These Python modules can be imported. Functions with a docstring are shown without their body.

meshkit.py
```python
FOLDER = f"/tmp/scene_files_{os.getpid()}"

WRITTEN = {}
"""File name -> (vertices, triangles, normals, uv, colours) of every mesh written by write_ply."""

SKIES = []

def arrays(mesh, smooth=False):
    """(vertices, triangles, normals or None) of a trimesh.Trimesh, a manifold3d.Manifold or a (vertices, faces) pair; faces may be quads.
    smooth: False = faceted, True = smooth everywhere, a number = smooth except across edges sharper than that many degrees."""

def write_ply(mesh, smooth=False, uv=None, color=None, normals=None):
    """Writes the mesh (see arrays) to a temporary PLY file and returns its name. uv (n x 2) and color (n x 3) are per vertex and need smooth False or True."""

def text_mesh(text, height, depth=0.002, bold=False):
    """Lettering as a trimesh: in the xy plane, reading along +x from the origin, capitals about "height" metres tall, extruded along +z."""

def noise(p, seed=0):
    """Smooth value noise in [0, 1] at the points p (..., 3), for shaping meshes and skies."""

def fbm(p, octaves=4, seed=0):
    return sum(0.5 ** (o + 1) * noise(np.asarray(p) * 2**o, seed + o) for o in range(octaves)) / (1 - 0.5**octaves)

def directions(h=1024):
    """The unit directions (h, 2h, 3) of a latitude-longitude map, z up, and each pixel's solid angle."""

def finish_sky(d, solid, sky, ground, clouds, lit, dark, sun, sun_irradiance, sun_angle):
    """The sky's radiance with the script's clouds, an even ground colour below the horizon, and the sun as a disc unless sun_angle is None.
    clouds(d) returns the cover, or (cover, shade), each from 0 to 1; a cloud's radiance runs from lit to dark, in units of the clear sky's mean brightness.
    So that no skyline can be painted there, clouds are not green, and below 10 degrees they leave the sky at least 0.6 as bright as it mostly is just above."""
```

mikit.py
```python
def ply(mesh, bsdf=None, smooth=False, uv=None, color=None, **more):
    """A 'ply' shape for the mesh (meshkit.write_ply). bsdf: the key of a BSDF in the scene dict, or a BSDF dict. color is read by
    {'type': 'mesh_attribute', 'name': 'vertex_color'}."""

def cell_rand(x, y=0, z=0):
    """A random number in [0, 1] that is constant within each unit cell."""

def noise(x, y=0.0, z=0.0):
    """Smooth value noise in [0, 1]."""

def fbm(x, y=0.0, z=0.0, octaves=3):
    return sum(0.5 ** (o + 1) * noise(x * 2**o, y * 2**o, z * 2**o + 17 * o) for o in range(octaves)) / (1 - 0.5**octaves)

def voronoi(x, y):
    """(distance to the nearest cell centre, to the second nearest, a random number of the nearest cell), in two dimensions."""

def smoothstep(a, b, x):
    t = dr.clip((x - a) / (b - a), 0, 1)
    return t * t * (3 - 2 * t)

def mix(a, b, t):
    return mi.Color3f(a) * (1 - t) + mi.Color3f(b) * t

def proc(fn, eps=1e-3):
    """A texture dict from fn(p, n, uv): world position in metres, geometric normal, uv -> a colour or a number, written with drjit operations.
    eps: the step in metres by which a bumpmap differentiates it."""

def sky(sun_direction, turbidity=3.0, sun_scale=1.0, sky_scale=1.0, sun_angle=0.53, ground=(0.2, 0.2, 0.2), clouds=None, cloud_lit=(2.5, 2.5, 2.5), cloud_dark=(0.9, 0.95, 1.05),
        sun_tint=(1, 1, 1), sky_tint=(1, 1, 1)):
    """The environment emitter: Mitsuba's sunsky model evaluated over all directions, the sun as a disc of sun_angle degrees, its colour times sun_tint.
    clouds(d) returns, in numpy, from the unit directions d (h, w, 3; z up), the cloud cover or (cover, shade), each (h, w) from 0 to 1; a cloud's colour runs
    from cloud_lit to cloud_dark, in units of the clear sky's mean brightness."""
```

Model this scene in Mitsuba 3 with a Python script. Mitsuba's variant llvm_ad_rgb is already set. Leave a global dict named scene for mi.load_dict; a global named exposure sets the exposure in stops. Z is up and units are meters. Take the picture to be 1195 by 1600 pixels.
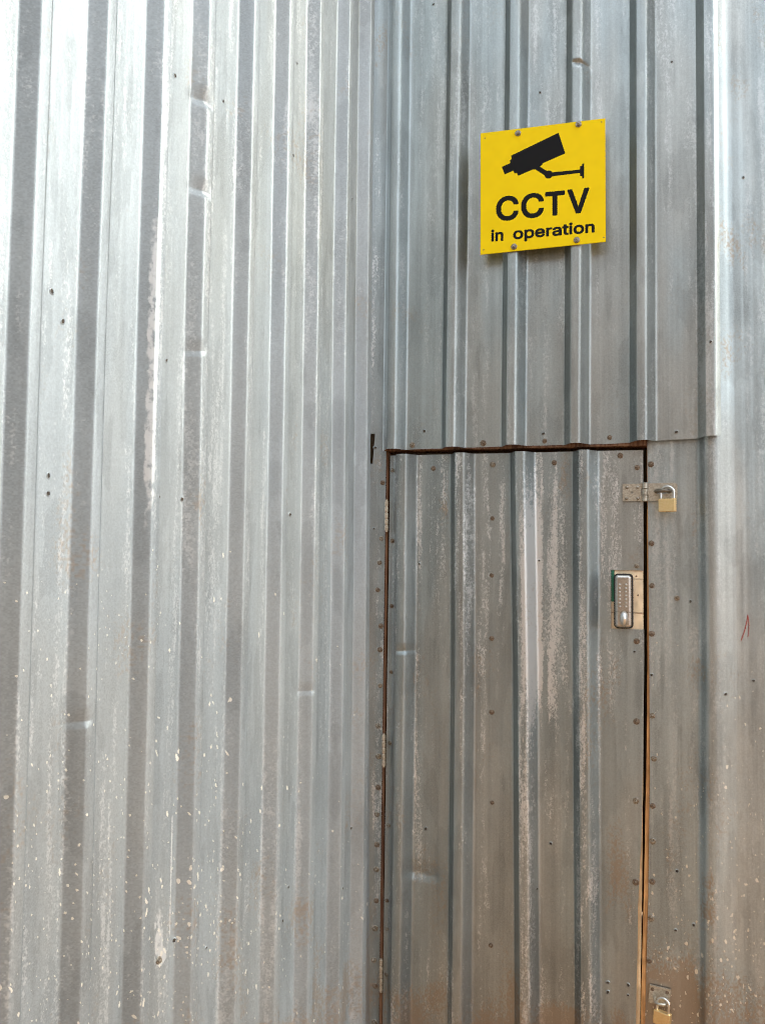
import math, random
import numpy as np, trimesh, mitsuba as mi, drjit as dr
import mikit, meshkit
from mikit import proc, noise, fbm, voronoi, cell_rand, smoothstep, mix
from shapely.geometry import Polygon, Point, box as sbox
from shapely.ops import unary_union

scene, labels = {}, {}

# ------------------------------------------------------------------ camera, sky, exposure
PITCH, ROLL, EYE = 0.0537, 0.0099, 1.25
cp, sp, cr_, sr_ = math.cos(PITCH), math.sin(PITCH), math.cos(ROLL), math.sin(ROLL)
right = np.array([cr_, -sp * sr_, cp * sr_]); up = np.array([-sr_, -sp * cr_, cp * cr_]); fwd = np.array([0, cp, sp])
M = np.eye(4); M[:3, 0], M[:3, 1], M[:3, 2], M[:3, 3] = -right, up, fwd, (0, 0, EYE)
scene['camera'] = {'type': 'perspective', 'fov_axis': 'y', 'fov': math.degrees(2 * math.atan(800 / 1377.8)),
                   'near_clip': 0.05, 'far_clip': 3000.0, 'to_world': mi.ScalarTransform4f(M)}


def overcast(d):
    """Even cloud, a little thicker here and there."""
    c = meshkit.fbm(d * np.array([2.2, 2.2, 4.0]) + 7.3, 4, 3)
    return np.ones(d.shape[:2]), np.clip(0.25 + (c - 0.5) * 1.2, 0, 1)


scene['sky'] = mikit.sky((0.92, -0.10, 0.54), turbidity=4, sun_scale=0.15, sun_angle=24, clouds=overcast,
                         cloud_lit=(1.27, 1.37, 1.47), cloud_dark=(0.82, 0.87, 0.93), ground=(0.22, 0.18, 0.14), sun_tint=(0.80, 1.0, 1.30))
exposure = 4.05


# ------------------------------------------------------------------ the two planes of sheeting
class Wall:
    def __init__(s, x, y, yaw):
        s.o = np.array([x, y, 0.0]); s.yaw = yaw
        s.d = np.array([math.cos(yaw), math.sin(yaw), 0]); s.n = np.array([math.sin(yaw), -math.cos(yaw), 0])

    def p(s, u, z, h=0.0):
        u, z, h = np.broadcast_arrays(np.asarray(u, float), np.asarray(z, float), np.asarray(h, float))
        q = s.o + u[..., None] * s.d + h[..., None] * s.n
        q[..., 2] = z
        return q

    def frame(s, u, z, h=0.0, tilt=0.0):
        """4x4: local x along the wall, y up, z out of the wall."""
        m = np.eye(4); c, q = math.cos(tilt), math.sin(tilt); upv = np.array([0, 0, 1.0])
        m[:3, 0] = c * s.d + q * upv; m[:3, 1] = -q * s.d + c * upv; m[:3, 2] = s.n; m[:3, 3] = s.p(u, z, h)
        return m


GATE = Wall(0.1533, 2.2, -0.2704)
K = 0.930
LEFT = Wall(-0.5661 * K, 1.3 * K, 1.1123)
FL, CR, FR, HH = 0.018, 0.020, 0.018, 0.025


def rounded(pts, r=0.0048):
    out = [pts[0]]
    for a, b, c in zip(pts[:-2], pts[1:-1], pts[2:]):
        a, b, c = map(np.array, (a, b, c))
        p, q = b + (a - b) / np.linalg.norm(a - b) * r, b + (c - b) / np.linalg.norm(c - b) * r
        out += [tuple(p), tuple((p + 2 * b + q) / 4), tuple(q)]
    out.append(pts[-1])
    fine = [out[0]]
    for a, b in zip(out[:-1], out[1:]):
        k = max(1, int(round(math.hypot(b[0] - a[0], b[1] - a[1]) / 0.006)))
        fine += [(a[0] + (b[0] - a[0]) * t / k, a[1] + (b[1] - a[1]) * t / k) for t in range(1, k + 1)]
    return fine


class Sheet:
    """Trapezoidal steel sheet: ribs = list of (z list, u list) of the left foot of each rib; u0(z), u1(z) its side edges."""
    def __init__(s, wall, ribs, u0, u1, off=0.0, dents=(), seed=0, stiff=(0.34, 0.68), wob=0.0009, groove=-0.0005, form=(FL, CR, FR, HH), bend=None, bow=0.003):
        s.groove, s.form, s.bend = groove, form, bend
        s.wall, s.ribs, s.u0, s.u1, s.off, s.dents, s.seed, s.stiff, s.wob = wall, ribs, u0, u1, off, dents, seed, stiff, wob
        fl, cr, fr, hh = form
        s.rib = rounded([(-0.008, 0), (0, 0), (fl, hh), (fl + cr, hh), (fl + cr + fr, 0), (fl + cr + fr + 0.008, 0)], bow)

    def cols(s, z):
        """U, H (rows, columns) before the side edges are cut."""
        z = np.atleast_1d(np.asarray(z, float))
        R = [np.interp(z, r[0], r[1]) for r in s.ribs]
        lo, hi = s.rib[0][0], s.rib[-1][0]
        R0, R1 = np.minimum(s.u0(z) - 0.3, R[0] - 0.25 if R else 9), s.u1(z) + 0.3
        U, H = [], []

        def flat(a, b, first=False):
            ts = [0.16, 0.84]
            for c in s.stiff:
                ts += [c - 0.035, c, c + 0.035]
            for t in sorted(ts):
                U.append(a + (b - a) * t); H.append(0.0 * z + (s.groove if any(abs(t - c) < 1e-6 for c in s.stiff) else 0.0))

        pitch = 0.15
        if R:
            for t in (0.0, 0.5):
                U.append(R0 + (R[0] + lo - (pitch - hi + lo) - R0) * t); H.append(0 * z)
        prev = (R[0] + lo - (pitch - hi + lo)) if R else R0
        if R:
            U.append(prev); H.append(0 * z)
        for i, r in enumerate(R):
            flat(prev, r + lo)
            for du, h in s.rib:
                U.append(r + du); H.append(0 * z + h)
            prev = r + hi
        nxt = prev + (pitch - hi + lo) if R else R1
        if not R:
            U.append(prev); H.append(0 * z)
        flat(prev, nxt); U.append(nxt); H.append(0 * z)
        if R:
            for t in (0.5, 1.0):
                U.append(nxt + (np.maximum(R1, nxt + 0.01) - nxt) * t); H.append(0 * z)
        return np.stack(U, 1), np.stack(H, 1)

    def disp(s, u, z):
        q = np.stack([u * 5.0, z * 1.9, 0 * u + s.seed * 7.1], -1)
        q2 = np.stack([u * 26.0, z * 9.0, 0 * u + s.seed * 3.7], -1)
        h = s.wob * 2 * (meshkit.fbm(q, 2) - 0.5) + 0.00022 * (meshkit.fbm(q2, 2) - 0.5)
        for (u0, z0, wu, wz, A, sl) in s.dents:
            t = (z - z0 - sl * (u - u0)) * np.sign(wz); wz = abs(wz)
            v = np.where(t > 0, np.clip(1 - t / (wz * 1.5), 0, 1) ** 1.3, np.clip(1 + t / (wz * 0.75), 0, 1) ** 1.3)
            h = h - A * v * np.clip(1 - ((u - u0) / wu) ** 2, 0, 1) ** 1.2
        if s.bend:
            h = h - s.bend[1] * np.maximum(0, u - s.bend[0])
        return h

    def h(s, u, z):
        U, H = s.cols(z)
        return float(s.off + np.interp(u, U[0], H[0]) + s.disp(np.array([u]), np.array([z]))[0])

    def tilt(s, u, z):
        """Slope dh/du at u: the turn of a fitting that sits on a flank."""
        return (s.h(u + 0.003, z) - s.h(u - 0.003, z)) / 0.006

    def mesh(s, zlo, zhi, bottom=None, thick=0.0013, extra=(), hole=None):
        """bottom(u): height of the lower edge, ragged."""
        zs = list(np.linspace(zlo, zhi, max(2, int((zhi - zlo) / 0.045) + 1)))
        for (u0, z0, wu, wz, A, sl) in s.dents:
            zs += list(np.linspace(z0 - abs(wz) * 2, z0 + abs(wz) * 2, 29))
        if hole:
            zs += [hole[1], hole[2]]
        zs = np.array(sorted(set([z for z in zs + list(extra) if zlo <= z <= zhi])))
        U, H = s.cols(zs)
        a, b = s.u0(zs)[:, None], s.u1(zs)[:, None]
        cut = np.clip(U, a, b)
        H = np.stack([np.interp(cut[i], U[i], H[i]) for i in range(len(zs))])
        keep = ((U >= a) & (U <= b)).any(0)
        k = np.nonzero(keep)[0]; keep[max(0, k[0] - 1):k[-1] + 2] = True
        U, H = cut[:, keep], H[:, keep]
        if hole:
            j = int(np.argmin(np.abs(U[len(U) // 2] - hole[0]))); U[:, j] = hole[0]
        Z = np.repeat(zs[:, None], U.shape[1], 1)
        if bottom is not None:
            lift = bottom(U[0]) - zlo
            Z = Z + lift[None] * np.clip(1 - (Z - zlo) / 0.25, 0, 1)
        Hd = s.off + H + s.disp(U, Z)
        nr, nc = U.shape
        idx = np.arange(nr * nc).reshape(nr, nc)
        q = np.stack([idx[:-1, :-1], idx[:-1, 1:], idx[1:, 1:], idx[1:, :-1]], -1)
        if hole:
            zm = (zs[:-1] + zs[1:]) / 2
            q = q[~((zm > hole[1]) & (zm < hole[2]))[:, None] | (np.arange(nc - 1) < j)[None]]
        q = q.reshape(-1, 4)
        F = s.wall.p(U, Z, Hd).reshape(-1, 3); B = s.wall.p(U, Z, Hd - thick).reshape(-1, 3)
        tri = np.vstack([q[:, [0, 1, 2]], q[:, [0, 2, 3]]])
        parts = [(F, tri), (B, tri[:, ::-1])]
        for e, flip in ((idx[0], 1), (idx[-1], 0), (idx[:, 0], 0), (idx[:, -1], 1)):
            v = np.vstack([F[e], B[e]]); m = len(e); i = np.arange(m - 1)
            t = np.vstack([np.stack([i, i + 1, i + m], 1), np.stack([i + 1, i + m + 1, i + m], 1)])
            parts.append((v, t[:, ::-1] if flip else t))
        vs, fs, n = [], [], 0
        for v, f in parts:
            vs.append(v); fs.append(f + n); n += len(v)
        return trimesh.Trimesh(np.vstack(vs), np.vstack(fs), process=False)


def line(zs, us):
    return lambda z: np.interp(z, zs, us)


LZ = [0.25, 1.16, 1.75, 2.4]
lr = {0: ([0.55, 1.595, 2.01], [0.002, 0.0007, 0.0037]), 1: ([0.595, 1.182, 1.629, 2.084], [0.1318, 0.1267, 0.1282, 0.1322]),
      2: ([0.537, 1.177, 1.664, 2.158], [0.2633, 0.2609, 0.26, 0.2625]), 3: ([0.481, 1.172, 1.697, 2.23], [0.3932, 0.3908, 0.3853, 0.388]),
      4: ([0.424, 1.167, 1.734, 2.31], [0.5236, 0.5267, 0.5265, 0.5293]), 5: ([0.365, 1.162, 1.769, 2.384], [0.6583, 0.6587, 0.658, 0.6577]),
      6: ([0.309, 1.157, 1.803, 2.455], [0.787, 0.7904, 0.789, 0.7831]), 7: ([0.25, 1.152, 1.837, 2.534], [0.9236, 0.9251, 0.917, 0.9204]),
      8: ([0.2, 1.148, 1.867, 2.55], [1.038, 1.0348, 1.0297, 1.030])}
for k in range(-8, 0):
    lr[k] = ([0.5, 2.5], [0.1315 * k, 0.1315 * k + 0.002])
ldents_a = [(0.142, 1.004, 0.016, 0.015, 0.0038, 0.1)]
ldents_b = [(0.404, 2.080, 0.022, 0.020, 0.010, -0.35), (0.403, 1.912, 0.020, 0.018, 0.007, -0.35), (0.400, 1.619, 0.018, 0.015, 0.0038, 0.1),
            (0.801, 0.9645, 0.018, 0.015, 0.003, 0.0)]
left_a = Sheet(LEFT, [lr[k] for k in range(-8, 3)], lambda z: -1.15 + 0 * z, lambda z: np.interp(z, *lr[2]) + FL + CR - 0.0015, 0.0030, ldents_a, 1, groove=-0.0003)
left_b = Sheet(LEFT, [lr[k] for k in range(2, 9)], lambda z: np.interp(z, *lr[2]) - 0.012, line([0.154, 1.144, 1.55, 1.888, 2.64], [1.1426, 1.1204, 1.1125, 1.1101, 1.1143]), 0.0, ldents_b, 2, groove=-0.0003)

G_OFF, GF = 0.012, (0.0145, 0.022, 0.022, 0.032)
gr = [([1.65, 2.669], [-0.1534, -0.1505]), ([1.644, 2.64], [-0.0028, 0.0048]), ([1.638, 2.617], [0.1455, 0.153]),
      ([1.633, 2.593], [0.2964, 0.3033]), ([1.627, 2.569], [0.448, 0.4527]), ([1.621, 2.545], [0.5997, 0.6034])]
upper = Sheet(GATE, gr, line([1.5, 2.7], [-0.1575, -0.1545]), line([1.5, 2.6], [0.648, 0.650]), G_OFF, [(0.337, 2.456, 0.026, -0.010, 0.008, -0.15)], 3, form=GF, bow=0.0042)
dr_ = [([0.185, 1.0, 1.501], [-0.133, -0.1277, -0.1281]), ([0.205, 1.006, 1.498], [0.0178, 0.021, 0.0178]),
       ([0.227, 1.012, 1.495], [0.1783, 0.173, 0.1651]), ([0.246, 1.017, 1.492], [0.3182, 0.3151, 0.3159])]
door = Sheet(GATE, dr_, line([0.15, 1.0, 1.5], [-0.1460, -0.1425, -0.1400]), line([0.1, 0.25, 0.48, 0.6, 0.77, 1.03, 1.5], [0.452, 0.4555, 0.461, 0.468, 0.4735, 0.4772, 0.4775]), 0.0,
             [(-0.094, 1.024, 0.028, 0.014, 0.0045, 0.0), (-0.050, 0.477, 0.050, 0.026, 0.006, -0.12)], 4, form=GF, bow=0.0042)
side = Sheet(GATE, [([0.283, 1.028, 1.441, 2.6], [0.5907, 0.6014, 0.6009, 0.604])], line([0.1, 0.25, 0.48, 0.77, 1.03, 1.5], [0.472, 0.4757, 0.483, 0.4885, 0.4885, 0.487]), line([0.2, 0.37, 1.0, 1.4, 2.1, 2.55, 3.0], [0.734, 0.736, 0.750, 0.7565, 0.758, 0.7585, 0.759]), 0.0, [], 5, form=(0.0145, 0.022, 0.036, 0.019), bend=(0.664, 0.11), bow=0.006)
strip = Sheet(GATE, [], lambda z: np.where((z > 1.4947) & (z < 1.5715), np.interp(z, [1.4947, 1.5715], [-0.186, -0.181]), -0.270), line([0.1, 1.0, 1.5, 2.7], [-0.1555, -0.1530, -0.1508, -0.1450]), 0.0, [], 6, stiff=(0.5,), wob=0.0006)


# ------------------------------------------------------------------ materials
def bsdf(key, **kw):
    scene[key] = {'type': 'twosided', 'b': {'type': 'principled', **kw}}


def rgb(*c):
    return {'type': 'rgb', 'value': list(map(float, c))}


def zinc(key, wall, seed, base=0.42, white=0.5, dirt=0.5, splash=0.0, crust=(), mud=(), scar=(), rough=0.42, metallic=0.68, tone=0.8, streak=1.0, span=(0.4, 0.75), cool=(0.91, 1.0, 1.05)):
    """Weathered galvanised steel: long run-down streaks, cloudy patches, white oxide, specks of earth and mortar.
    crust / mud: places (u, z, half width, half height, strength) where the photograph shows white rust or dried mud."""
    ox, oy, dx, dy = map(float, (wall.o[0], wall.o[1], wall.d[0], wall.d[1]))

    def near(u, z, spots):
        s = mi.Float(0)
        for (a, b, w, h, k) in spots:
            s = s + k * dr.exp(-dr.square(dr.square((u - a) / w)) - dr.square(dr.square((z - b) / h)))
        return s

    def colour(p, n, uv):
        u, z = (p.x - ox) * dx + (p.y - oy) * dy, p.z
        s1 = fbm(u * 60 + seed * 3, z * 0.9, seed, 3)
        s2 = fbm(u * 260, z * 5, seed + 3, 2)
        b = fbm(u * 13, z * 6.5, seed + 9, 4)
        g = noise(u * 620, z * 520, seed)
        v = base * (0.92 + streak * (0.42 * (s1 - 0.5) + 0.16 * (s2 - 0.5) + 0.42 * (b - 0.5)) + 0.18 * (g - 0.5))
        warm = smoothstep(0.40, 0.66, fbm(u * 9, z * 2.1, seed + 20, 3)) * tone
        col = mix(mi.Color3f(*cool), mi.Color3f(1.01, 1.0, 0.93), warm) * v
        # darker water marks with a hard edge
        m = smoothstep(0.56, 0.60, fbm(u * 30, z * 7, seed + 27, 4)) * 0.10
        col = col * (1 - m)
        # white oxide: runs that break up into specks
        run = fbm(u * 48, z * 1.5, seed + 37, 3) * 0.6 + fbm(u * 120, z * 12, seed + 31, 3) * 0.4 + near(u, z, crust)
        speck = noise(u * 640, z * 430, seed + 5) * 0.6 + noise(u * 260, z * 170, seed + 6) * 0.4
        w = smoothstep(0.58, 0.86, run + 0.46 * (speck - 0.5)) * white
        if scar:
            w = dr.maximum(w, 0.8 * smoothstep(0.42, 0.72, near(u, z, scar) * (0.25 + 0.9 * fbm(u * 210, z * 90, seed + 71, 3) + 0.3 * speck)))
        col = mix(col, mi.Color3f(0.74, 0.75, 0.75), dr.clip(w, 0, 0.9))
        # dried earth, patchy and grainy
        e = fbm(u * 17, z * 8, seed + 41, 4) * 0.6 + noise(u * 330, z * 240, seed + 43) * 0.25 + near(u, z, mud)
        e = smoothstep(0.56, 0.78, e + 0.10 * (dirt - 0.5)) * dirt
        col = mix(col, mi.Color3f(0.37, 0.27, 0.18), dr.clip(e, 0, 0.85))
        if splash:
            for k, (f, lim) in enumerate(((95.0, 0.20), (170.0, 0.17))):
                d1, d2, r = voronoi(u * f + 0.5 * noise(u * 90, z * 90, 3) + 0.35 * f * z * 0.25, z * f * 0.55 + 0.6 * noise(u * 120, z * 60, 8))
                zone = fbm(u * 4.5, z * 3.0, seed + 53 + k, 2)
                few = splash * smoothstep(0.35, 0.6, zone) * (1.15 - 0.95 * smoothstep(*span, u)) * (1.3 - 0.9 * smoothstep(0.35, 1.1, z))
                on = (r > 1.0 - few) & (d1 < lim * (0.4 + 0.9 * cell_rand(r * 4096.0, k))) & (z < 1.15 + 0.5 * (zone - 0.5))
                col = dr.select(on, mi.Color3f(0.84, 0.81, 0.74), col)
        return dr.clip(col, 0.02, 0.92)

    def relief(p, n, uv):
        u, z = (p.x - ox) * dx + (p.y - oy) * dy, p.z
        return fbm(u * 190, z * 60, seed + 61, 3) * 1.0 + noise(u * 420, z * 420, seed + 67) * 0.35

    scene[key] = {'type': 'twosided', 'b': {'type': 'bumpmap', 'tex': proc(relief, 8e-4), 'scale': 0.0002,
                                            'b': {'type': 'principled', 'base_color': proc(colour), 'metallic': metallic, 'roughness': rough, 'specular': 0.5}}}


zinc('zinc_far', LEFT, 11, base=0.43, white=0.42, dirt=0.50, splash=0.16, rough=0.53, tone=0.2, streak=0.5,
     crust=[(0.278, 1.75, 0.022, 0.42, 0.16)], scar=[(0.352, 0.605, 0.015, 0.060, 0.78), (0.3815, 0.70, 0.0022, 0.13, 0.95), (0.365, 0.575, 0.011, 0.014, 0.8), (0.330, 0.50, 0.003, 0.10, 0.75)], mud=[(0.9, 0.22, 0.35, 0.09, 0.25), (0.7, 0.2, 0.9, 0.5, 0.10)])
zinc('zinc_near', LEFT, 23, base=0.43, white=0.5, dirt=0.50, splash=0.16, rough=0.53, tone=0.2, streak=0.5, scar=[(0.277, 1.56, 0.009, 0.30, 0.85), (0.283, 1.86, 0.004, 0.30, 0.85)], crust=[(0.290, 1.75, 0.006, 0.6, 0.2)], mud=[(0.1, 0.4, 0.9, 0.45, 0.10)])
zinc('zinc_upper', GATE, metallic=0.9, cool=(0.89, 1.0, 1.02), tone=0.5, seed=37, base=0.45, white=0.45, dirt=0.35, rough=0.43, streak=0.8, crust=[(0.02, 2.5, 0.05, 0.25, 0.10), (0.37, 2.4, 0.06, 0.2, 0.08), (0.2, 2.55, 0.05, 0.15, 0.10)])
zinc('zinc_gate', GATE, metallic=0.9, cool=(0.89, 1.0, 1.02), tone=0.5, seed=41, base=0.42, white=0.95, dirt=0.58, rough=0.45, streak=0.8,
     crust=[(0.222, 1.15, 0.020, 0.30, 0.20), (0.205, 0.95, 0.022, 0.40, 0.20), (0.202, 0.42, 0.014, 0.33, 0.24), (0.335, 0.75, 0.012, 0.6, 0.14), (0.25, 1.15, 0.05, 0.32, 0.12), (0.26, 0.75, 0.05, 0.5, 0.07), (0.055, 0.8, 0.02, 0.8, 0.05)],
     mud=[(0.15, 0.14, 0.40, 0.09, 0.22), (0.40, 0.5, 0.05, 0.10, 0.12), (0.28, 0.17, 0.05, 0.06, 0.2)])
zinc('zinc_side', GATE, metallic=0.9, cool=(0.89, 1.0, 1.02), tone=0.5, seed=53, base=0.50, white=0.40, dirt=0.66, splash=0.10, span=(0.9, 1.0), rough=0.45, mud=[(0.6, 0.2, 0.25, 0.12, 0.25), (0.53, 0.3, 0.05, 0.12, 0.2), (0.61, 0.5, 0.02, 0.06, 0.35)])


def wood(key, a, b, fx=260.0, fz=7.0, rough=0.7):
    def colour(p, n, uv):
        u = p.x * 0.96 - p.y * 0.27
        g = fbm(u * fx + 2.5 * noise(u * 30, p.z * 6), p.z * fz, 3 + p.y * fx * 0.3, 3)
        return mix(mi.Color3f(*a), mi.Color3f(*b), smoothstep(0.3, 0.7, g)) * (0.8 + 0.4 * noise(u * 90, p.z * 60, 5))
    bsdf(key, base_color=proc(colour), roughness=rough, specular=0.3)


wood('wood_brown', (0.13, 0.065, 0.04), (0.26, 0.145, 0.085))
wood('wood_orange', (0.42, 0.20, 0.075), (0.62, 0.33, 0.13))
wood('wood_pale', (0.52, 0.34, 0.18), (0.70, 0.50, 0.29))
wood('wood_cream', (0.80, 0.63, 0.42), (0.86, 0.71, 0.50), fx=120, fz=25)
wood('plywood', (0.26, 0.18, 0.11), (0.36, 0.26, 0.17), fx=60, fz=3)


def rusty(key, a, b, metallic, rough):
    def colour(p, n, uv):
        q = fbm(p.x * 330, p.y * 330, p.z * 330, 3)
        return mix(mi.Color3f(*a), mi.Color3f(*b), smoothstep(0.35, 0.62, q))
    bsdf(key, base_color=proc(colour), metallic=metallic, roughness=rough, specular=0.5)


rusty('screw_steel', (0.40, 0.37, 0.32), (0.20, 0.165, 0.125), 0.75, 0.35)
rusty('screw_rust', (0.27, 0.215, 0.165), (0.15, 0.11, 0.08), 0.6, 0.4)
rusty('nail_dark', (0.035, 0.03, 0.027), (0.08, 0.065, 0.05), 0.3, 0.7)
rusty('hasp_steel', (0.56, 0.54, 0.47), (0.44, 0.40, 0.33), 0.7, 0.38)
rusty('hinge_steel', (0.62, 0.56, 0.46), (0.46, 0.38, 0.28), 0.65, 0.42)
rusty('staple_dark', (0.14, 0.12, 0.10), (0.22, 0.19, 0.15), 0.8, 0.4)
rusty('staple_bright', (0.62, 0.58, 0.50), (0.48, 0.44, 0.37), 0.8, 0.3)
rusty('brass', (0.90, 0.66, 0.34), (0.86, 0.61, 0.29), 0.85, 0.36)
bsdf('chrome', base_color=rgb(0.78, 0.77, 0.75), metallic=1.0, roughness=0.16)
rusty('lock_steel', (0.60, 0.58, 0.55), (0.50, 0.48, 0.45), 0.95, 0.28)
bsdf('black_rubber', base_color=rgb(0.018, 0.017, 0.017), roughness=0.55)
bsdf('green_paint', base_color=rgb(0.02, 0.16, 0.095), roughness=0.45)


def yellow(p, n, uv):
    return mi.Color3f(0.95, 0.68, 0.002) * (0.96 + 0.08 * fbm(p.x * 40, p.y * 40, p.z * 40, 3)) 


bsdf('sign_yellow', base_color=proc(yellow), roughness=0.6, specular=0.15)
bsdf('sign_black', base_color=rgb(0.010, 0.010, 0.011), roughness=0.6, specular=0.12)
bsdf('sign_edge', base_color=rgb(0.75, 0.66, 0.35), roughness=0.5)
bsdf('red_plastic', base_color=rgb(0.42, 0.06, 0.05), roughness=0.5)


def earth(p, n, uv):
    return mix(mi.Color3f(0.28, 0.16, 0.09), mi.Color3f(0.40, 0.26, 0.155), fbm(p.x * 3, p.y * 3, 0, 4)) * (0.8 + 0.4 * noise(p.x * 60, p.y * 60))


bsdf('earth', base_color=proc(earth), roughness=0.95, specular=0.1)


def plaster(p, n, uv):
    return mix(mi.Color3f(0.34, 0.25, 0.175), mi.Color3f(0.46, 0.355, 0.255), fbm(p.x * 1.7, p.y * 1.7, p.z * 1.7, 4))


bsdf('plaster', base_color=proc(plaster), roughness=0.9, specular=0.2)
bsdf('window_glass', base_color=rgb(0.03, 0.035, 0.04), roughness=0.1)
bsdf('roof_metal', base_color=rgb(0.20, 0.13, 0.10), roughness=0.6)


# ------------------------------------------------------------------ helpers that make objects
def numbered(key):
    if key not in scene:
        return key
    k = 1
    while f'{key}_{k:03d}' in scene:
        k += 1
    return f'{key}_{k:03d}'


def add(key, mesh, mat, smooth=False, to=None, label=None):
    key = numbered(key)
    if to is not None:
        mesh = mesh.copy(); mesh.apply_transform(to)
    scene[key] = mikit.ply(mesh, mat, smooth=smooth)
    if label:
        labels[key] = {'label': label}
    return key


def thing(key, label, category, group=None, kind=None):
    labels[key] = {'label': label, 'category': category}
    if group: labels[key]['group'] = group
    if kind: labels[key]['kind'] = kind


def lathe(pts, n=18):
    return trimesh.creation.revolve(np.array(pts, float), sections=n)


def tube(path, r, n=10, closed=False):
    """A round bar along a list of points; r may be one number or one per point."""
    P = np.array(path, float); m = len(P); r = np.broadcast_to(r, m)
    T = np.gradient(P, axis=0); T /= np.linalg.norm(T, axis=1, keepdims=True)
    ref = np.array([0.31, 0.17, 0.93]); rings = []
    A = np.cross(T, ref); A /= np.linalg.norm(A, axis=1, keepdims=True); B = np.cross(T, A)
    a = np.linspace(0, 2 * np.pi, n, endpoint=False)
    V = (P[:, None] + r[:, None, None] * (np.cos(a)[None, :, None] * A[:, None] + np.sin(a)[None, :, None] * B[:, None])).reshape(-1, 3)
    F = []
    for i in range(m - 1):
        for j in range(n):
            p, q = i * n + j, i * n + (j + 1) % n
            F += [[p, q, q + n], [p, q + n, p + n]]
    V = np.vstack([V, P[0], P[-1]])
    for j in range(n):
        F += [[m * n, (j + 1) % n, j], [m * n + 1, (m - 1) * n + j, (m - 1) * n + (j + 1) % n]]
    me = trimesh.Trimesh(V, F, process=False); me.fix_normals()
    return me


def plate(poly, h0, h1, bevel=0.0):
    """A polygon (x, y) extruded from z = h0 to h1."""
    m = trimesh.creation.extrude_polygon(poly, h1 - h0, engine='earcut'); m.apply_translation([0, 0, h0])
    return m


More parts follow.
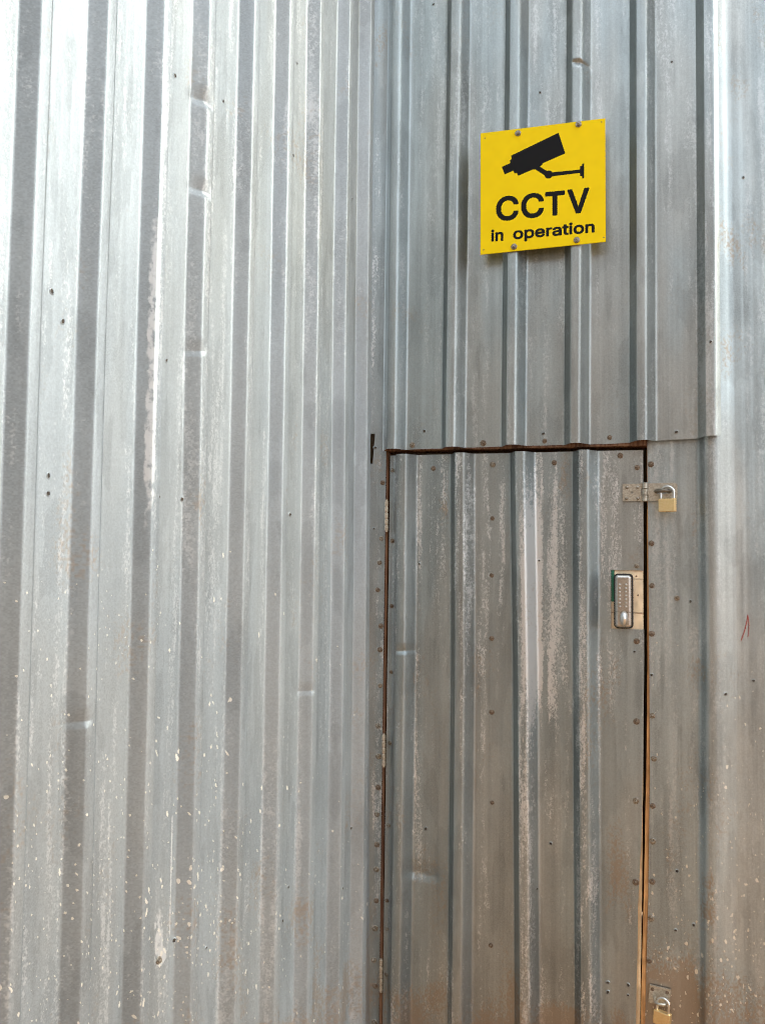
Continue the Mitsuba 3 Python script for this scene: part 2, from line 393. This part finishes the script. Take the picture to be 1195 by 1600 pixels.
def slab(w, h, d, r):
    """Rounded block centred in x and y, from z = 0 to d, edge radius r."""
    import manifold3d as m3
    e = min(r, d * 0.49)
    s = m3.Manifold.sphere(e, 16)
    x, y = w / 2 - e, h / 2 - e
    pts = [s.translate((a * x, b * y, c)) for a in (-1, 1) for b in (-1, 1) for c in (e, d - e)]
    m = m3.Manifold.batch_hull(pts).to_mesh()
    return trimesh.Trimesh(m.vert_properties[:, :3], m.tri_verts)


def rrect(w, h, r):
    return sbox(-w / 2 + r, -h / 2 + r, w / 2 - r, h / 2 - r).buffer(r, 6)


def seat(sheet, u, z, lift=0.0, spin=0.0):
    """Frame of a fitting that sits on a sheet, turned with the face under it."""
    h = sheet.h(u, z); t = math.atan(max(-1.6, min(1.6, sheet.tilt(u, z))))
    m = sheet.wall.frame(u, z, h + lift)
    a = np.eye(4); c, s = math.cos(-t), math.sin(-t)
    a[0, 0], a[0, 2], a[2, 0], a[2, 2] = c, s, -s, c
    b = np.eye(4); c, s = math.cos(spin), math.sin(spin); b[:2, :2] = [[c, -s], [s, c]]
    return m @ a @ b


rng = random.Random(5)


def screw_mesh():
    hexa = Polygon([(0.0041 * math.cos(a), 0.0041 * math.sin(a)) for a in np.arange(6) * math.pi / 3])
    return trimesh.util.concatenate([lathe([(0, -0.001), (0.0074, -0.001), (0.0074, 0.0010), (0.0066, 0.0018), (0.0045, 0.0021), (0, 0.0021)]), plate(hexa, 0.0015, 0.0058),
                                     lathe([(0, 0.0057), (0.0030, 0.0057), (0.0022, 0.0066), (0, 0.0069)], 12)])


def nail_mesh():
    return lathe([(0, -0.001), (0.0034, -0.001), (0.0034, 0.0004), (0.0026, 0.0006), (0, 0.0007)], 12)


def burr_mesh():
    return lathe([(0.0060, -0.0008), (0.0050, 0.0004), (0.0042, 0.0010), (0.0036, 0.0010), (0.0034, 0.0002), (0.0034, -0.0009)], 16)


SCREW, NAIL, BURR = screw_mesh(), nail_mesh(), burr_mesh()


def screws(parent, sheet, pts, rust=0.5, size=1.0):
    for u, z in pts:
        m = SCREW.copy(); m.apply_scale(size * rng.uniform(0.78, 1.05))
        f = seat(sheet, u, z, 0.0004, rng.uniform(0, 1))
        t = np.eye(4); a, b = rng.uniform(-0.12, 0.12), rng.uniform(-0.12, 0.12)
        t[:3, :3] = trimesh.transformations.euler_matrix(a, b, 0)[:3, :3]
        add(parent + '__screw', m, 'screw_rust' if rng.random() < rust else 'screw_steel', 35, f @ t)


def nails(parent, sheet, pts, zinc_key):
    for u, z in pts:
        f = seat(sheet, u, z, 0.0002, rng.uniform(0, 6)); s = rng.uniform(0.6, 0.9)
        sc = np.diag([s, s * rng.uniform(1.0, 1.4), s, 1])
        add(parent + '__nail', NAIL, 'nail_dark', 35, f @ sc)
        add(parent + '__hole_rim', BURR, zinc_key, 35, f @ sc)


# ------------------------------------------------------------------ the ground and the houses across the lane
def ground_mesh():
    r = np.concatenate([[0], np.geomspace(0.5, 900, 60)]); a = np.linspace(0, 2 * np.pi, 73)[:-1]
    V = [[0, 0, 0]]; F = []
    for q in r[1:]:
        for t in a:
            V.append([q * math.cos(t), q * math.sin(t), 0])
    V = np.array(V, float)
    V[:, 2] = 0.03 * (meshkit.fbm(np.c_[V[:, :2] * 1.3, 0 * V[:, 0]], 4) - 0.5) - 0.01
    n = len(a)
    for j in range(n):
        F.append([0, 1 + j, 1 + (j + 1) % n])
    for i in range(len(r) - 2):
        for j in range(n):
            p, q = 1 + i * n + j, 1 + i * n + (j + 1) % n
            F += [[p, p + n, q + n], [p, q + n, q]]
    return trimesh.Trimesh(V, F, process=False)


scene['ground'] = mikit.ply(ground_mesh(), 'earth', smooth=True)
thing('ground', 'bare brown earth at the foot of the metal sheeting', 'ground', kind='structure')

# the house across the lane, behind the camera: it keeps the low sky off the sheets that face it
H = 'lane_house'
thing(H, 'brown plastered house across the lane behind the viewer', 'house')
HX0, HX1, HY, HTOP = -9.0, 1.1, -3.6, 4.6
add(H + '__wall', trimesh.creation.box(bounds=[[HX0, HY - 5, 0], [HX1, HY, HTOP]]), 'plaster')
roof = trimesh.Trimesh([[HX0 - .4, HY + .5, HTOP - .1], [HX1 + .4, HY + .5, HTOP - .1], [HX1 + .4, HY - 2.5, HTOP + 1.3], [HX0 - .4, HY - 2.5, HTOP + 1.3], [HX0 - .4, HY - 5.5, HTOP - .1], [HX1 + .4, HY - 5.5, HTOP - .1]],
                       [[0, 1, 2], [0, 2, 3], [3, 2, 5], [3, 5, 4], [0, 3, 4], [1, 5, 2], [0, 4, 5], [0, 5, 1]], process=False)
add(H + '__roof', roof, 'roof_metal')
for x in (-7.2, -4.6, -2.0):
    for z in (1.0, 3.6):
        w = add(H + '__window', trimesh.creation.box(bounds=[[x - .5, HY, z], [x + .5, HY + .03, z + 1.1]]), 'wood_brown')
        add(w + '__pane', trimesh.creation.box(bounds=[[x - .42, HY + .02, z + .08], [x + .42, HY + .034, z + 1.02]]), 'window_glass')

# ------------------------------------------------------------------ left: the ribbed fence
F = 'corrugated_fence'
thing(F, 'pale galvanised ribbed metal fence running along the left side to the corner', 'fence')
add(F + '__metal_sheet', left_a.mesh(0.03, 4.3), 'zinc_near', 35)
add(F + '__metal_sheet', left_b.mesh(0.03, 4.3), 'zinc_far', 35)
nails(F, left_a, [(0.078, 1.639), (0.1008, 1.5999), (0.0825, 1.3673), (0.083, 1.3412)], 'zinc_near')
nails(F, left_b, [(0.3385, 1.591), (0.3286, 1.3533), (0.3879, 1.3529), (0.3435, 2.1013), (0.4842, 2.1228), (0.7446, 2.3334), (0.7348, 2.1226), (1.0056, 2.1286),
                  (0.7452, 1.3435), (0.3922, 0.5898), (0.4841, 0.5418), (0.7408, 0.4987), (0.7604, 0.5612), (1.0359, 0.61), (0.9531, 0.5006)], 'zinc_far')
screws(F, left_b, [(0.3536, 0.5714)], 0.0, 1.1)

# ------------------------------------------------------------------ right: the wall of sheets round the gate
W = 'corrugated_wall'
thing(W, 'weathered grey ribbed metal wall that frames the small gate', 'wall')
low_u, low_z = [-0.16, -0.1446, 0.0681, 0.2257, 0.3938, 0.5107, 0.6423, 0.66], [1.526, 1.5265, 1.5290, 1.5292, 1.5289, 1.5335, 1.5390, 1.539]
add(W + '__metal_sheet', upper.mesh(1.52, 4.3, bottom=lambda u: np.interp(u, low_u, low_z) + 0.002 * (meshkit.fbm(np.stack([u * 40, 0 * u, 0 * u], -1), 3) - 0.5)), 'zinc_upper', 35,
    label='broad upper sheet with the yellow sign on it')
add(W + '__metal_sheet', side.mesh(0.03, 4.3), 'zinc_side', 35)
add(W + '__metal_sheet', strip.mesh(0.03, 4.3, extra=(1.4945, 1.4949, 1.5713, 1.5717)), 'zinc_gate', 35, label='narrow dull strip in the corner beside the hinges')
GT = np.eye(4); GT[:3, 0], GT[:3, 1], GT[:3, 2], GT[:3, 3] = GATE.d, (0, 0, 1), GATE.n, GATE.o      # x = u, y = height, z = out of the wall
add(W + '__lintel', plate(Polygon([(-0.1535, 1.5262), (0.4872, 1.5240), (0.4872, 1.62), (-0.1535, 1.62)]), -0.06, 0.0085), 'wood_brown', False, GT)
add(W + '__left_post', plate(Polygon([(-0.1490, 0.02), (-0.1478, 1.0), (-0.1462, 1.524), (-0.165, 1.524), (-0.165, 1.47), (-0.19, 1.47), (-0.19, 0.02)]), -0.06, -0.0055), 'wood_brown', False, GT)
jag = [(0.4655 + (0.4660 - 0.4655) * t, z) for t, z in ((0, 0.02),)]
edge = [(0.1, 0.4650), (0.25, 0.4662), (0.48, 0.4735), (0.77, 0.4808), (1.03, 0.4850), (1.523, 0.4862)]
zz = np.linspace(0.02, 1.523, 60); ee = np.interp(zz, [e[0] for e in edge], [e[1] for e in edge]) + 0.0012 * (meshkit.fbm(np.stack([zz * 9, 0 * zz, 0 * zz], -1), 3) - 0.5)
add(W + '__right_post', plate(Polygon([(a, z) for a, z in zip(ee, zz)] + [(0.53, 1.523), (0.53, 0.02)]), -0.06, -0.0035), 'wood_orange', False, GT, label='raw orange timber post along the opening')
for u0, u1, z0, z1, h0, h1 in ((-0.55, 0.74, 0.0, 2.98, -1.22, -1.20), (-0.30, 0.74, 2.96, 2.985, -1.20, -0.064), (0.715, 0.74, 0.0, 2.96, -1.20, -0.064)):
    add(W + '__lining_board', plate(sbox(u0, z0, u1, z1), h0, h1), 'plywood', False, GT)
lf = LEFT.p([1.136, 2.38], 0, -0.085)          # the fence goes on past the corner as the left side of the shed behind
q = [GATE.d @ (p - GATE.o) for p in lf], [GATE.n @ (p - GATE.o) for p in lf]
side_board = Polygon([(q[0][0], -q[1][0]), (q[0][1], -q[1][1]), (q[0][1] - 0.02, -q[1][1]), (q[0][0] - 0.02, -q[1][0])])
m_ = trimesh.creation.extrude_polygon(side_board, 2.98, engine='earcut')
m_.apply_transform(np.array([[*GATE.d[:1], -GATE.n[0], 0, GATE.o[0]], [GATE.d[1], -GATE.n[1], 0, GATE.o[1]], [0, 0, 1, 0], [0, 0, 0, 1]], float))
add(W + '__lining_board', m_, 'plywood')
screws(W, upper, [(0.4015, 1.5445), (0.2492, 1.540), (0.0997, 1.5385), (-0.0796, 1.5385)], 0.8)
nails(W, upper, [(-0.0489, 1.5729), (0.2461, 1.558), (0.5517, 1.5531), (-0.0333, 2.6785), (0.2381, 2.4087), (0.5483, 2.4414), (0.6259, 1.7541)], 'zinc_upper')
screws(W, strip, [(-0.1592, 1.4457), (-0.1609, 1.3037), (-0.1654, 1.2419), (-0.1697, 1.1729), (-0.1600, 1.082), (-0.1615, 1.0224), (-0.1606, 0.9327), (-0.1644, 0.832), (-0.163, 0.7567),
                  (-0.1628, 0.6799), (-0.1654, 0.6134), (-0.1646, 0.5388), (-0.1657, 0.4784), (-0.1649, 0.402), (-0.1674, 0.3347), (-0.1699, 0.2569), (-0.1659, 0.1956), (-0.1668, 0.1074)], 0.5)
nails(W, strip, [(-0.1801, 1.5364), (-0.1812, 1.3281)], 'zinc_gate')
screws(W, side, [(0.4950, 1.48), (0.4950, 1.2938), (0.4955, 1.195), (0.4945, 1.0832), (0.4945, 0.8942), (0.4975, 0.7962), (0.4940, 0.6881), (0.4930, 0.6084), (0.4920, 0.5173), (0.4890, 0.435),
                 (0.4840, 0.3386), (0.5508, 1.1671)], 0.45)
nails(W, side, [(0.4935, 0.9878), (0.5803, 1.1604), (0.6534, 0.9535), (0.7142, 0.9841), (0.7058, 2.1498), (0.5461, 0.5461), (0.5811, 0.4301), (0.5423, 0.4137)], 'zinc_side')

# ------------------------------------------------------------------ the small gate
D = 'wicket_gate'
thing(D, 'small ribbed metal gate with a keypad lock, set in the grey wall', 'gate')
ragged = door.u1
door.u1 = lambda z: ragged(z) + np.where(z < 0.75, 0.0022 * (meshkit.fbm(np.stack([z * 22, 0 * z, 0 * z], -1), 3) - 0.5), 0)
add(D + '__metal_sheet', door.mesh(0.05, 1.5143, hole=(0.4030, 1.0922, 1.2301)), 'zinc_gate', 35)
add(D + '__stile', plate(Polygon([(-0.1448, 0.05), (-0.1420, 1.0), (-0.1402, 1.5125), (-0.09, 1.5125), (-0.09, 0.05)]), -0.045, -0.0022), 'wood_orange', False, GT)
zz = np.linspace(0.05, 1.5120, 50)
ee = np.interp(zz, [0.05, 0.25, 0.48, 0.7, 1.03, 1.5], [0.4625, 0.4640, 0.4692, 0.4725, 0.4765, 0.4766]) + 0.001 * (meshkit.fbm(np.stack([zz * 12, 0 * zz + 4, 0 * zz], -1), 3) - 0.5)
cut = sbox(0.398, 1.085, 0.5, 1.236)
stile = Polygon([(a, z) for a, z in zip(ee, zz)] + [(0.42, 1.5120), (0.42, 0.05)]).difference(cut)
add(D + '__stile', trimesh.util.concatenate([plate(g, -0.045, -0.0032) for g in getattr(stile, 'geoms', [stile])]), 'wood_pale', False, GT, label='split pale timber edge showing beside the sheet')
add(D + '__rail', plate(sbox(-0.0895, 1.455, 0.4195, 1.5115), -0.045, -0.004), 'wood_brown', False, GT)
screws(D, door, [(-0.0275, 1.4795), (0.1217, 1.4863), (0.271, 1.4882), (0.4255, 1.5020), (0.464, 1.4729), (0.4613, 1.241), (0.4604, 1.0645), (0.4594, 0.8792), (0.457, 0.697), (0.4555, 0.5122)], 0.6)
screws(D, door, [(0.1214, 1.3534), (0.1202, 1.2136), (0.1207, 1.0599), (0.1213, 0.882), (0.123, 0.6653), (0.1211, 0.3284)], 0.9, 0.85)
screws(D, door, [(-0.1340, 1.4765), (-0.1320, 1.2973), (-0.1325, 1.1326), (-0.1322, 0.9675), (-0.1340, 0.791), (-0.1355, 0.5887), (-0.1375, 0.4049), (-0.1370, 0.337), (-0.1370, 0.226)], 0.7, 0.8)
nails(D, door, [(-0.0619, 1.2398), (0.2351, 1.2507), (-0.0404, 0.5887), (0.2624, 0.5814), (0.2311, 0.4746), (0.4554, 1.0405), (0.3921, 0.2778), (0.3921, 0.2561), (0.4378, 0.2781), (0.437, 0.2553)], 'zinc_gate')
# hinges: five knuckles on a pin
for (ua, za, ub, zb) in ((-0.1470, 1.3998, -0.1466, 1.3216), (-0.1484, 0.8123, -0.1478, 0.7332), (-0.1502, 0.2625, -0.1496, 0.1855)):
    h = numbered(D + '__hinge')
    add(h, tube([GATE.p(ua, za + 0.002, 0.0045), GATE.p(ub, zb - 0.002, 0.0045)], 0.0028, 10), 'hinge_steel', 35)
    for i in range(5):
        a, b = i / 5 + 0.012, (i + 1) / 5 - 0.012
        k = [GATE.p(ua + (ub - ua) * t, za + (zb - za) * t, 0.0045) for t in (a, a + 0.02, b - 0.02, b)]
        add(h + '__knuckle', tube(k, [0.0040, 0.0048, 0.0048, 0.0040], 14), 'hinge_steel', 40)
# keypad lock on blocks of bare wood
L = D + '__keypad_lock'
LC, LZ0 = 0.4316, 1.1582
LF = GATE.frame(LC, LZ0, -0.003)
add(L, slab(0.0368, 0.1215, 0.026, 0.0070), 'lock_steel', 40, GATE.frame(LC - 0.0008, LZ0, 0.002), label='brushed steel push button lock with a turn knob')
add(L + '__gasket', plate(rrect(0.0437, 0.1278, 0.0092), 0.0, 0.013), 'black_rubber', 30, LF)
for z0, z1, x0 in ((1.0885, 1.1290, 0.400), (1.1312, 1.2090, 0.411), (1.2104, 1.2335, 0.411)):
    add(L + '__wood_block', plate(sbox(x0, z0, 0.4762, z1), -0.045, -0.0035), 'wood_cream', False, GT)
add(L + '__wood_block', plate(sbox(0.400, 1.1308, 0.4105, 1.1552), -0.045, -0.0035), 'wood_cream', False, GT)
add(L + '__painted_block', plate(sbox(0.400, 1.1560, 0.4105, 1.2335), -0.045, -0.0028), 'green_paint', False, GT)
for x, z in ((0.4640, 1.1720), (0.4608, 1.2165)):
    add(L + '__knot', lathe([(0, 0.0002), (0.0022, 0.0002), (0, 0.0005)], 12), 'wood_brown', False, GATE.frame(x, z, -0.0036))
btn = lathe([(0, 0), (0.0031, 0), (0.0031, 0.0030), (0.0026, 0.0040), (0.0014, 0.0045), (0, 0.0046)], 16)
for x in (0.4232, 0.4370):
    for i in range(7):
        add(L + '__button', btn, 'lock_steel', 35, GATE.frame(x, 1.1965 - i * 0.0085, 0.0272))
knob = trimesh.creation.icosphere(3, 1.0); knob.apply_scale([0.0098, 0.0172, 0.013])
knob.vertices[:, 0] *= 1 - 0.25 * np.clip(knob.vertices[:, 2] / 0.013, 0, 1)
add(L + '__knob', knob, 'chrome', True, GATE.frame(LC + 0.0006, 1.1178, 0.030))
add(L + '__seam', plate(sbox(-0.0166, -0.0005, 0.0166, 0.0005), 0.0, 0.0012), 'black_rubber', False, GATE.frame(LC - 0.0008, 1.1335, 0.0270))
# hasp
A = D + '__hasp'
pl = sbox(0.4302, 1.3932, 0.4722, 1.4342).difference(unary_union([sbox(0.4495, 1.4110, 0.4545, 1.4160)]))
add(A, plate(pl, 0.0028, 0.0048), 'hasp_steel', False, GT, label='steel hasp closed over a staple beside the gate')
slot = sbox(0.507, 1.4095, 0.537, 1.4215)
add(A + '__flap', plate(Polygon([(0.4885, 1.3932), (0.549, 1.3932), (0.5535, 1.398), (0.5535, 1.430), (0.549, 1.4347), (0.4885, 1.4347)]).difference(slot), 0.0052, 0.0074), 'hasp_steel', False, GT)
for i in range(3):
    a, b = 1.4362 - i * 0.0150, 1.4362 - (i + 1) * 0.0150 + 0.0008
    add(A + '__knuckle', tube([GATE.p(0.4810, t, 0.0085) for t in (a, a - 0.001, b + 0.001, b)], [0.0050, 0.0062, 0.0062, 0.0050], 16), 'hasp_steel', 40)
for i in (0, 2):
    add(A + '__wing', plate(sbox(0.4715, 1.4362 - i * 0.015 - 0.0138, 0.4812, 1.4362 - i * 0.015), 0.0030, 0.0050), 'hasp_steel', False, GT)
add(A + '__wing', plate(sbox(0.4808, 1.4075, 0.4893, 1.4205), 0.0053, 0.0073), 'hasp_steel', False, GT)
for u, z in ((0.4405, 1.4254), (0.4649, 1.4255), (0.4396, 1.3990), (0.4648, 1.3988)):
    add(A + '__screw', lathe([(0, 0), (0.0042, 0), (0.0036, 0.0012), (0.0018, 0.0019), (0, 0.002)], 14), 'screw_steel', 40, GATE.frame(u, z, 0.0047))


def arc(c, a, b, r1, r2, n=14):
    return [tuple(np.array(c) + r1 * math.cos(t) * np.array(a) + r2 * math.sin(t) * np.array(b)) for t in np.linspace(0, math.pi, n)]


def staple(key, u, z, w, out, r, mat, h0=0.0, drop=0.0, parent_label=None):
    pts = [GATE.p(u - w / 2, z, h0 - 0.004), GATE.p(u - w / 2, z, h0 + out * 0.45)]
    pts += [GATE.p(u - w / 2 * math.cos(t), z - drop * math.sin(t), h0 + out * 0.45 + out * 0.55 * math.sin(t)) for t in np.linspace(0.15, math.pi - 0.15, 14)]
    pts += [GATE.p(u + w / 2, z, h0 + out * 0.45), GATE.p(u + w / 2, z, h0 - 0.004)]
    return add(key, tube(pts, r, 12), mat, 40)


staple(W + '__staple', 0.5215, 1.4152, 0.031, 0.027, 0.0044, 'staple_dark')
PT = GATE.frame(0.5060, 0.2655, 0.003, -0.10)
pk = add(W + '__staple_plate', plate(rrect(0.046, 0.040, 0.002), 0.0, 0.002), 'hasp_steel', False, PT, label='tilted steel plate low on the wall')
lip = plate(sbox(-0.023, 0.0185, 0.023, 0.0205), 0.0, 0.006)
add(pk + '__lip', lip, 'staple_bright', False, PT)
for x in (-0.0165, 0.0155):
    add(pk + '__screw', lathe([(0, 0), (0.0040, 0), (0.0034, 0.0012), (0, 0.0018)], 14), 'screw_rust', 40, PT @ trimesh.transformations.translation_matrix([x, 0.011, 0.002]))
staple(W + '__staple', 0.5080, 0.2600, 0.026, 0.030, 0.0036, 'staple_bright', 0.004)


def padlock(key, u, z, h, w, hgt, turn, tilt, label, leg, top, group=None):
    """Brass body with steel shackle; turn = angle about the upright, so that one leg stands behind the staple."""
    thing(key, label, 'padlock', group)
    f = GATE.frame(u, z, h, tilt)
    ry = trimesh.transformations.rotation_matrix(turn, [0, 1, 0])
    body = slab(w, hgt, 0.014, 0.0016); body.apply_translation([0, 0, -0.007])
    add(key + '__body', body, 'brass', 35, f @ ry)
    s = leg / 2
    pts = [(-s, hgt / 2 - 0.003, 0), (-s, hgt / 2 + top - s, 0)] + [(-s * math.cos(t), hgt / 2 + top - s + s * math.sin(t), 0) for t in np.linspace(0.2, math.pi - 0.2, 14)] + \
          [(s, hgt / 2 + top - s, 0), (s, hgt / 2 - 0.003, 0)]
    add(key + '__shackle', tube(pts, 0.0029, 12), 'chrome', 40, f @ ry)
    for x in (-s, s):
        add(key + '__collar', lathe([(0, 0), (0.0044, 0), (0.0044, 0.0008), (0.0031, 0.0012), (0, 0.0012)], 14), 'brass', 40, f @ ry @ trimesh.transformations.translation_matrix([x, hgt / 2 - 0.0002, 0]) @ trimesh.transformations.rotation_matrix(-math.pi / 2, [1, 0, 0]))
    add(key + '__keyway', plate(Point(0, 0).buffer(0.004, 8), 0, 0.0006), 'nail_dark', False, f @ ry @ trimesh.transformations.translation_matrix([0, -hgt / 2 + 0.0001, 0]) @ trimesh.transformations.rotation_matrix(math.pi / 2, [1, 0, 0]))


padlock('padlock', 0.5303, 1.3815, 0.024, 0.0385, 0.0305, -0.35, 0.0, 'brass padlock hanging from the hasp near the top of the gate', 0.0295, 0.0285, 'padlocks on the gate')
padlock('padlock_001', 0.5110, 0.2270, 0.026, 0.0375, 0.0300, -0.42, -0.07, 'brass padlock hanging from the tilted plate near the ground', 0.0270, 0.0290, 'padlocks on the gate')

# ------------------------------------------------------------------ the yellow sign
S = 'cctv_sign'
thing(S, 'square yellow sign with a black camera symbol and lettering', 'sign')
SU, SZ, SH = 0.2457, 2.1548, 0.0490
ST = GATE.frame(SU, SZ, SH) @ np.diag([0.9962, 0.9962, 1, 1])
sq = Polygon([(-0.1493, -0.1560), (0.1500, -0.1498), (0.1497, 0.1505), (-0.1500, 0.1502)])
add(S + '__panel', plate(sq, -0.0030, 0.0), 'sign_yellow', False, ST)
cam = Polygon([(0.0399, 0.1283), (0.0558, 0.0753), (0.0024, 0.0572), (0.001, 0.0533), (-0.0061, 0.0488), (-0.014, 0.0453), (-0.016, 0.044), (-0.0245, 0.0435), (-0.0274, 0.0423), (-0.0574, 0.0324),
               (-0.0603, 0.0401), (-0.066, 0.0392), (-0.0689, 0.0469), (-0.0718, 0.0458), (-0.09, 0.0395), (-0.097, 0.0589), (-0.0762, 0.0664), (-0.0776, 0.073), (-0.0727, 0.0763), (-0.0748, 0.0846)]).buffer(0)
arm = unary_union([cam, Polygon([(-0.018, 0.0462), (0.0067, 0.0269), (0.0129, 0.0355), (-0.0061, 0.0499)]).buffer(0.0004), Point(0.0165, 0.0273).buffer(0.0098, 12),
                   Polygon([(0.0202, 0.0319), (0.0925, 0.0315), (0.0925, 0.0234), (0.0216, 0.0221)]),
                   Polygon([(0.0905, 0.0391), (0.0955, 0.0403), (0.0955, 0.0455), (0.1002, 0.0453), (0.1001, 0.0095), (0.0954, 0.0097), (0.0954, 0.0149), (0.0905, 0.016)])]).buffer(0)
add(S + '__symbol', trimesh.util.concatenate([plate(g, 0.0001, 0.0005) for g in getattr(arm, 'geoms', [arm])]), 'sign_black', False, ST)


def word(text, x0, x1, y0, y1, base=None):
    m = meshkit.text_mesh(text, 1.0, 0.0004, bold=True)
    lo, hi = m.bounds
    if base is None:
        sy = (y1 - y0) / (hi[1] - lo[1]); ty = y0 - lo[1] * sy
    else:
        sy = (y1 - base) / (hi[1]); ty = base
    sx = (x1 - x0) / (hi[0] - lo[0])
    top = [Polygon(m.vertices[f][:, :2]) for f, n in zip(m.faces, m.face_normals) if n[2] > 0.5]
    g = unary_union([p.buffer(1e-4) for p in top])
    grow = 0.0008 if len(text) == 1 else 0.0005
    sx2, sy2 = sx * (1 - 2 * grow / (x1 - x0)), sy * (1 - 2 * grow / ((hi[1] - lo[1]) * sy))
    from shapely import affinity
    g = affinity.affine_transform(g, [sx2, 0, 0, sy2, x0 + grow - lo[0] * sx2, ty + grow]).buffer(grow, 4).simplify(0.00012)
    return trimesh.util.concatenate([plate(q, 0.0001, 0.0005) for q in getattr(g, 'geoms', [g])])


for t, x0, x1, y0, y1 in (('C', -0.1107, -0.0563, -0.0773, -0.0155), ('C', -0.0497, 0.0047, -0.0765, -0.0148), ('T', 0.0080, 0.0546, -0.0755, -0.0156), ('V', 0.0610, 0.1121, -0.0750, -0.0148)):
    add(S + '__letter', word(t, x0, x1, y0, y1), 'sign_black', False, ST)
add(S + '__small_word', word('in', -0.1228, -0.0928, 0, -0.0962, -0.1252), 'sign_black', False, ST)
add(S + '__small_word', word('operation', -0.0692, 0.1243, 0, -0.0966, -0.1244), 'sign_black', False, ST)
for x, y in ((0.1882, 2.2930), (0.3325, 2.2974), (0.1793, 2.0117), (0.3278, 2.0150)):
    add(S + '__screw', SCREW, 'screw_steel', 35, GATE.frame(x, y, SH + 0.0008))
for x, y in ((-0.1389, 0.1368), (0.1412, 0.1425), (0.1454, -0.1393), (-0.1414, -0.1447)):
    add(S + '__pin', lathe([(0, 0.0001), (0.0016, 0.0001), (0.0012, 0.0005), (0, 0.0006)], 10), 'screw_rust', 30, ST @ trimesh.transformations.translation_matrix([x, y, 0]))

# ------------------------------------------------------------------ a scrap of red thread
R = 'red_thread'
thing(R, 'thin red plastic thread snagged on the ribbed sheet by the right edge', 'thread')


def on(sheet, pts, lift):
    return [sheet.wall.p(u, z, sheet.h(u, z) + lift) for u, z in pts]


a = np.linspace(0, 1, 9)
p1 = on(side, [(0.7038 - 0.0065 * t - 0.0090 * t * t, 1.132 - 0.058 * t) for t in a], 0.0012)
p2 = on(side, [(0.7038 + 0.0025 * math.sin(t * 3) - 0.001 * t, 1.132 - 0.050 * t) for t in a], 0.0016)
add(R + '__strand', tube(p1, 0.0009, 6), 'red_plastic', True)
add(R + '__strand', tube(p2, 0.0006, 6), 'red_plastic', True)
